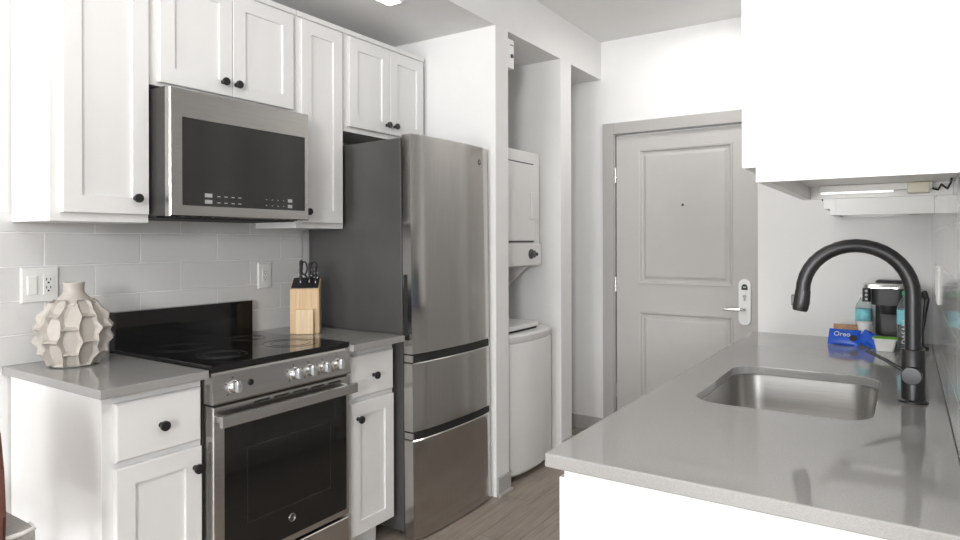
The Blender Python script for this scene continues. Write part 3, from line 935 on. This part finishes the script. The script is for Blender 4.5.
obj('outlet_face', loops(bmesh.new(), frame_px, (1.957, 1.990, 1.137, 1.203), [(0, xo + 0.006), (0.001, xo + 0.009)]), 'white_plastic', t)
bm = bmesh.new(); receptacle(bm, frame_px, 1.9735, 1.185, xo + 0.009); receptacle(bm, frame_px, 1.9735, 1.157, xo + 0.009)
obj('slots', bm, 'grey_mark', t)
t = thing('wall_plate', 'white wall outlet on the tiled wall behind the faucet', 'outlet', (XR, 2.467, 1.18))
obj('cover', loops(bmesh.new(), frame_nx, (2.430, 2.505, 1.130, 1.248), [(0, -XR), (0, -XR + 0.004), (0.004, -XR + 0.007)]), 'white_plastic', t)
obj('outlet_face', loops(bmesh.new(), frame_nx, (2.451, 2.484, 1.156, 1.222), [(0, -XR + 0.006), (0.001, -XR + 0.009)]), 'white_plastic', t)

# ------------------------------------------------------------------ vase: honeycomb of scooped facets
vs = thing('vase', 'beige ceramic vase covered in scooped geometric facets', 'vase', (-2.362, 1.070, 0.9145))
VC = Vector((-2.362, 1.070, 0.9145))
VP = [(0.0, 0.064), (0.03, 0.086), (0.075, 0.102), (0.12, 0.106), (0.16, 0.098), (0.195, 0.080), (0.22, 0.055)]
def vr(h):
    for (h0, r0), (h1, r1) in zip(VP, VP[1:]):
        if h <= h1:
            t_ = max(0, (h - h0) / (h1 - h0)); return r0 + (r1 - r0) * t_
    return VP[-1][1]
NV = 12
bm = bmesh.new()
def vpt(a, h, k):
    h = min(max(h, 0.004), 0.222)
    r = vr(h) * k
    return bm.verts.new((VC.x + r * math.cos(a), VC.y + r * math.sin(a), VC.z + h))
da = 2 * math.pi / NV
rowh = 0.084
a_off = R(-60)
for c in range(NV):
    for r_ in range(-1, 4):
        hc_ = 0.045 + rowh * r_ + (rowh / 2 if c % 2 else 0)
        if hc_ - rowh / 2 < -0.05 or hc_ - rowh / 2 > 0.20: continue
        ac = a_off + c * da
        w1, w2 = da * 0.40, da * 0.60
        hexa = [(ac - w1, hc_ - rowh / 2, 1.17), (ac + w1, hc_ - rowh / 2, 1.17), (ac + w2, hc_, 1.17), (ac + w1, hc_ + rowh / 2, 1.17), (ac - w1, hc_ + rowh / 2, 1.17), (ac - w2, hc_, 1.17)]
        full = []
        for k in range(6):
            p_, q_ = hexa[k], hexa[(k + 1) % 6]
            full.append(p_); full.append(((p_[0] + q_[0]) / 2, (p_[1] + q_[1]) / 2, 1.05))
        hexa = full
        outer_ = [vpt(a, h, k) for a, h, k in hexa]
        inner_ = [vpt(ac + (a - ac) * 0.72, hc_ + (h - hc_) * 0.80, 0.945) for a, h, k in hexa]
        for k in range(12):
            l = (k + 1) % 12
            try: bm.faces.new((outer_[k], outer_[l], inner_[l], inner_[k]))
            except ValueError: pass
        try: bm.faces.new(inner_)
        except ValueError: pass
bmesh.ops.remove_doubles(bm, verts=bm.verts, dist=0.0004)
bmesh.ops.dissolve_degenerate(bm, edges=bm.edges, dist=0.0002)
lathe(bm, [(0.058, 0.0), (0.060, 0.006), (0.074, 0.03), (0.089, 0.075), (0.092, 0.12), (0.085, 0.16), (0.069, 0.195), (0.05, 0.222)], VC, 'Z', 36)
obj('body', bm, 'ceramic', vs)
bm = lathe(bmesh.new(), [(0.058, 0.212), (0.047, 0.226), (0.038, 0.236), (0.031, 0.246), (0.031, 0.268), (0.0335, 0.276), (0.0325, 0.279), (0.028, 0.279), (0.026, 0.26), (0.026, 0.24), (0, 0.238)], VC, 'Z', 36)
obj('neck', bm, 'ceramic', vs, 50)

# ------------------------------------------------------------------ knife block
KA = R(-47)                     # the block is turned towards the room
kb_loc = Vector((-2.305, 2.035, 0.9145))
kb = thing('knife_block', 'pale bamboo knife block beside the refrigerator', 'knife block', kb_loc)
KH = 0.064
def kpt(x, y, z): return kb_loc + Vector((x, y, z))
def kprism(poly, y0, y1): return prism(bmesh.new(), lambda a, b, n: kpt(a, n, b), poly, y0, y1)
bm = kprism([(0.062, 0), (0.066, 0.202), (-0.060, 0.246), (-0.075, 0)], -KH, KH)
bmesh.ops.bevel(bm, geom=bm.edges[:], offset=0.003, segments=2, affect='EDGES')
obj('block', bm, 'bamboo', kb)
obj('bristle_insert', kprism([(0.060, 0.2045), (0.060, 0.2065), (-0.054, 0.2465), (-0.054, 0.2435)], -KH + 0.006, KH - 0.006), 'blackplastic', kb, label='black insert in the sloped top')
bm = bmesh.new()
box(bm, 0.0645, 0.088, -0.036, 0.040, 0.0005, 0.112, 0.002)
bmesh.ops.translate(bm, verts=bm.verts, vec=kb_loc)
obj('front_panel', bm, 'bamboo_pale', kb, label='paler bamboo front pocket')
kb.rotation_euler = (0, 0, KA)
def turn(x, y):
    return kb_loc + Vector((x * math.cos(KA) - y * math.sin(KA), x * math.sin(KA) + y * math.cos(KA), 0))
def ktop(x): return 0.2065 + (0.060 - x) / 0.114 * 0.040
def knife(x, y, h, w, label):
    z0 = ktop(x) + 0.006
    t = thing('knife', label, 'knife', kpt(x, y, z0), 'knives in the knife block')
    lean = -0.03
    bm = bmesh.new()
    P = [kpt(x + lean * f, y, z0 + h * f) for f in (0, 0.12, 0.3, 0.5, 0.75, 0.92, 1.0)]
    tube(bm, P, [w * 0.8, w * 0.95, w * 0.85, w * 0.9, w, w * 1.05, w * 0.7], 10)
    obj('handle', bm, 'black', t, 60)
    bm = bmesh.new()
    box(bm, x - 0.012, x + 0.012, y - 0.0012, y + 0.0012, z0 - 0.004, z0 + 0.006)
    bmesh.ops.translate(bm, verts=bm.verts, vec=kb_loc)
    obj('bolster', bm, 'chrome', t)
    for f in (0.3, 0.6, 0.85):
        bm = lathe(bmesh.new(), [(0.0028, 0), (0.0028, 2 * w + 0.0012), (0, 2 * w + 0.0012)], kpt(x + lean * f, y - w - 0.0006, z0 + h * f), 'Y', 10)
        obj('rivet', bm, 'chrome', t)
    t.location = turn(x, y) + Vector((0, 0, z0))
    t.rotation_euler = (0, 0, KA)
knife(0.010, -0.022, 0.098, 0.0085, 'tallest black-handled knife, at the end of block nearest the range')
knife(0.004, 0.016, 0.085, 0.0078, 'black-handled knife in the middle of the knife block')
knife(0.014, 0.045, 0.068, 0.0072, 'short black-handled knife at the refrigerator end of knife block')
for y, lab in ((0.000, 'black looped kitchen shears standing among the knives'),):
    x = -0.045
    z0 = ktop(x)
    t = thing('kitchen_shears', lab, 'scissors', kpt(x, y, z0))
    for s_ in (-1, 1):
        yc = y + 0.022 * s_ + 0.010
        pts = [kpt(x, yc + 0.013 * math.cos(2 * math.pi * k / 20), z0 + 0.048 + 0.030 * math.sin(2 * math.pi * k / 20)) for k in range(20)]
        bm = tube(bmesh.new(), pts, 0.0038, 8, True)
        tube(bm, [kpt(x, yc, z0 + 0.020), kpt(x, y + 0.010 + 0.006 * s_, z0 + 0.002)], 0.0045, 8)
        obj('finger_loop', bm, 'black', t, 60)
    t.location = turn(x, y) + Vector((0, 0, z0))
    t.rotation_euler = (0, 0, KA)

# ------------------------------------------------------------------ things by the coffee maker
cmk = thing('coffee_maker', 'black pod coffee maker with silver lid in the counter corner', 'coffee maker', (-0.06, 3.0, 0.9145))
bm = prism(bmesh.new(), frame_pz, rrect(-0.112, 0.020, 2.985, 3.135, 0.03), 0.9145, 0.945, 0.004)
obj('base', bm, 'blackplastic', cmk, 40)
bm = prism(bmesh.new(), frame_pz, rrect(-0.108, 0.012, 3.045, 3.135, 0.025), 0.944, 1.168, 0.006)
obj('body', bm, 'blackplastic', cmk, 40)
bm = prism(bmesh.new(), frame_pz, rrect(-0.120, -0.002, 2.978, 3.07, 0.030), 1.075, 1.140, 0.003)
bm2 = lathe(bm, [(0.026, -0.03), (0.036, 0.0), (0.036, 0.01)], (-0.061, 3.022, 1.068), 'Z', 20)
obj('brew_head', bm, 'blackplastic', cmk, 40)
bm = prism(bmesh.new(), frame_pz, rrect(-0.148, -0.002, 2.974, 3.07, 0.030), 1.1405, 1.160, 0.006)
obj('lid', bm, 'chrome', cmk, 40, 'silver lid')
bm = prism(bmesh.new(), frame_pz, rrect(-0.150, -0.122, 2.988, 3.045, 0.012), 1.085, 1.1395, 0.003)
cpn = obj('button_panel', bm, 'blackplastic', cmk, 40)
for z in (1.128, 1.112, 1.096):
    obj('button', lathe(bmesh.new(), [(0.005, 0), (0.005, -0.0015), (0, -0.0015)], (-0.136, 2.988, z), 'Y', 12), 'grey_mark', cpn)
obj('water_tank', prism(bmesh.new(), frame_pz, rrect(0.013, 0.040, 3.05, 3.135, 0.012), 0.945, 1.15, 0.004), 'blackplastic', cmk, 40)
bm = tube(bmesh.new(), [(0.038, 3.06, 1.10), (0.056, 3.03, 1.125), (0.062, 2.99, 1.10), (0.056, 2.99, 1.05), (0.050, 3.00, 0.98), (0.050, 2.995, 0.925), (0.060, 2.99, 0.9185), (0.066, 2.985, 0.918)], [0.006, 0.010, 0.010, 0.007, 0.004, 0.004, 0.004, 0.004], 10)
obj('power_cord', bm, 'black', cmk, 50)

def bottle(x, y, h, r, label, capmat):
    t = thing('water_bottle', label, 'bottle', (x, y, 0.9145))
    p = [(0.5, 0), (0.92, 0.01), (1, 0.03), (1, 0.10)]
    prof = [(r * 0.80, 0), (r * 0.97, 0.006), (r, 0.014), (r * 0.96, 0.03), (r, 0.045), (r * 0.96, 0.06), (r, 0.075), (r, h * 0.70), (r * 0.86, h * 0.78), (r * 0.52, h * 0.87), (r * 0.42, h * 0.90), (r * 0.42, h * 0.94)]
    b_ = obj('bottle_wall', lathe(bmesh.new(), prof, (x, y, 0.9145), 'Z', 28), 'clear', t, 50)
    obj('cap', lathe(bmesh.new(), [(r * 0.47, h * 0.925), (r * 0.47, h * 0.99), (r * 0.42, h), (0, h)], (x, y, 0.9145), 'Z', 22), capmat, t, 40)
    bm = bmesh.new()
    lathe(bm, [(r * 1.012, h * 0.43), (r * 1.012, h * 0.68), (r * 1.0, h * 0.68), (r * 1.0, h * 0.43)], (x, y, 0.9145), 'Z', 28)
    lb = obj('label_wrap', bm, 'label', t, 60)
    return t, lb
bottle(-0.150, 3.095, 0.195, 0.030, 'clear water bottle with teal label left of the coffee maker', 'white_plastic')
t, lb = bottle(-0.002, 2.935, 0.222, 0.032, 'clear water bottle with green cap in front of the coffee maker', 'greencap')
bm = text_bm('DASANI', 0.026, Matrix.Translation((-0.008, 2.935 - 0.0332, 0.985)) @ MAT_NY @ Matrix.Rotation(R(90), 4, 'Z'))
obj('lettering', bm, 'paper', t)

def cup(x, y, z, r, h, label, grp=None):
    o = obj('creamer_cup', lathe(bmesh.new(), [(r * 0.72, 0), (r * 0.95, h * 0.86), (r * 1.06, h * 0.87), (r * 1.06, h), (0, h)], (x, y, z), 'Z', 20), 'paper', None, 35)
    return tag(o, label, 'cup')
c1 = 0.9148
cup(-0.143, 2.985, c1, 0.024, 0.045, 'small white cup under the topmost cup, beside the blue packets')
cup(-0.094, 2.937, c1, 0.024, 0.042, 'small white cup on the counter next to the green-lidded tub')
cup(-0.143, 2.985, c1 + 0.0452, 0.026, 0.045, 'small white cup, topmost of its stack')

# square white tub with a green-printed lid
t = thing('spread_tub', 'small white tub with green printed lid beside the water bottle', 'tub', (-0.070, 2.868, 0.9145))
bm = bmesh.new()
def sq(x, y, hw, hd, z, rr): return [bm.verts.new((a, b, z)) for a, b in rrect(x - hw, x + hw, y - hd, y + hd, rr, 3)]
rs = [sq(-0.070, 2.868, 0.028, 0.026, 0.9148, 0.008), sq(-0.070, 2.868, 0.036, 0.033, 0.957, 0.009), sq(-0.070, 2.868, 0.040, 0.037, 0.958, 0.009), sq(-0.070, 2.868, 0.040, 0.037, 0.961, 0.009)]
for r0, r1 in zip(rs, rs[1:]):
    for k in range(len(r0)): bm.faces.new((r0[k], r0[(k + 1) % len(r0)], r1[(k + 1) % len(r0)], r1[k]))
bm.faces.new(rs[0][::-1]); bm.faces.new(rs[-1])
obj('tub', bm, 'paper', t)
bm = prism(bmesh.new(), frame_pz, rrect(-0.110, -0.030, 2.831, 2.905, 0.009, 3), 0.9612, 0.9635)
obj('lid', bm, 'green', t, label='green printed foil lid')

# blue biscuit packets leaning on one another
def packet(x, y, z, w, h, tilt_, yaw, label, word, mat='blue', roll=0):
    t = thing('snack_packet', label, 'packet', (x, y, z), 'blue snack packets by the cups' if mat == 'blue' else None)
    Mx = Matrix.Translation((x, y, z)) @ Matrix.Rotation(R(yaw), 4, 'Z') @ Matrix.Rotation(R(tilt_), 4, 'X') @ Matrix.Translation((0, 0, w / 2 * math.sin(R(abs(roll))))) @ Matrix.Rotation(R(roll), 4, 'Y')
    bm = bmesh.new()
    NX, NZ = 12, 8
    grid = {}
    for s in (-1, 1):
        for i in range(NX + 1):
            for j in range(NZ + 1):
                u, v_ = i / NX * 2 - 1, j / NZ * 2 - 1
                th = 0.010 * max(0, (1 - abs(u) ** 3)) * max(0, (1 - abs(v_) ** 4)) + 0.0004
                zz = (0.004 if (i % 2 and j in (0, NZ)) else 0)
                grid[s, i, j] = bm.verts.new((u * w / 2, s * th, (v_ + 1) / 2 * h + 0.0 * zz))
        for i in range(NX):
            for j in range(NZ):
                bm.faces.new((grid[s, i, j], grid[s, i + 1, j], grid[s, i + 1, j + 1], grid[s, i, j + 1]))
    rim = [(i, 0) for i in range(NX)] + [(NX, j) for j in range(NZ)] + [(i, NZ) for i in range(NX, 0, -1)] + [(0, j) for j in range(NZ, 0, -1)]
    for k in range(len(rim)):
        a, b_ = rim[k], rim[(k + 1) % len(rim)]
        bm.faces.new((grid[-1, a[0], a[1]], grid[-1, b_[0], b_[1]], grid[1, b_[0], b_[1]], grid[1, a[0], a[1]]))
    bm.transform(Mx)
    w_ = obj('wrapper', bm, mat, t, 60)
    if word:
        bm = text_bm(word, h * 0.38, Mx @ Matrix.Translation((-w * 0.06, -0.0112, h * 0.60)) @ MAT_NY, 0.0012)
        obj('lettering', bm, 'paper', t)
        bm = lathe(bmesh.new(), [(h * 0.20, 0), (h * 0.20, 0.0016), (0, 0.0016)], (0, 0, 0), 'Y', 20)
        bm.transform(Mx @ Matrix.Translation((w * 0.30, -0.0102, h * 0.42)))
        obj('biscuit_picture', bm, 'ink', t)
    return t
packet(-0.212, 2.925, 0.9150, 0.112, 0.070, -34, -6, 'blue snack packet with white lettering, furthest from the bottles', 'Oreo')
packet(-0.150, 2.915, 0.9150, 0.060, 0.058, -30, -30, 'plain blue snack packet leaning between packet and tub, middle one', None, 'blue', 20)
packet(-0.128, 2.880, 0.9150, 0.060, 0.052, -44, -36, 'small blue snack packet leaning beside the white tub', None, 'blue', 26)
packet(-0.205, 2.985, 0.9150, 0.095, 0.078, -20, 0, 'brown snack packet behind the lettered blue packet', None, 'brown')

# ------------------------------------------------------------------ chair at the left edge
ch = thing('chair', 'brown leather chair with grey seat at the edge of the kitchen', 'chair', (-2.0, 0.50, 0))
bm = bmesh.new()
box(bm, -2.20, -1.755, 0.28, 0.712, 0.590, 0.645, 0.016)
obj('seat', bm, 'fabric', ch, 40, 'grey upholstered seat')
bm = tube(bmesh.new(), [(-1.759, 0.30, 0.637), (-1.754, 0.68, 0.637), (-1.764, 0.707, 0.637), (-1.80, 0.713, 0.637)], 0.006, 8)
obj('piping', bm, 'piping', ch, 50)
bm = bmesh.new()
P0 = [(-1.738, 0.600), (-1.735, 0.700), (-1.745, 0.80), (-1.758, 0.885), (-1.776, 0.905), (-1.83, 0.915), (-2.12, 0.915), (-2.18, 0.90), (-2.20, 0.85), (-2.21, 0.600)]
prism(bm, lambda a, b, n: Vector((a, n, b)), P0, 0.605, 0.640)
bmesh.ops.bevel(bm, geom=[e_ for e_ in bm.edges], offset=0.006, segments=2, affect='EDGES')
obj('backrest', bm, 'leather', ch, 40, 'brown leather backrest')
for x in (-2.14, -1.785):
    for y in (0.31, 0.655):
        obj('leg', tube(bmesh.new(), [(x + (0.02 if x > -2 else -0.02), y + (0.01 if y > 0.5 else -0.02), 0.0), (x, y, 0.587)], [0.011, 0.016], 10), 'black', ch, 50)
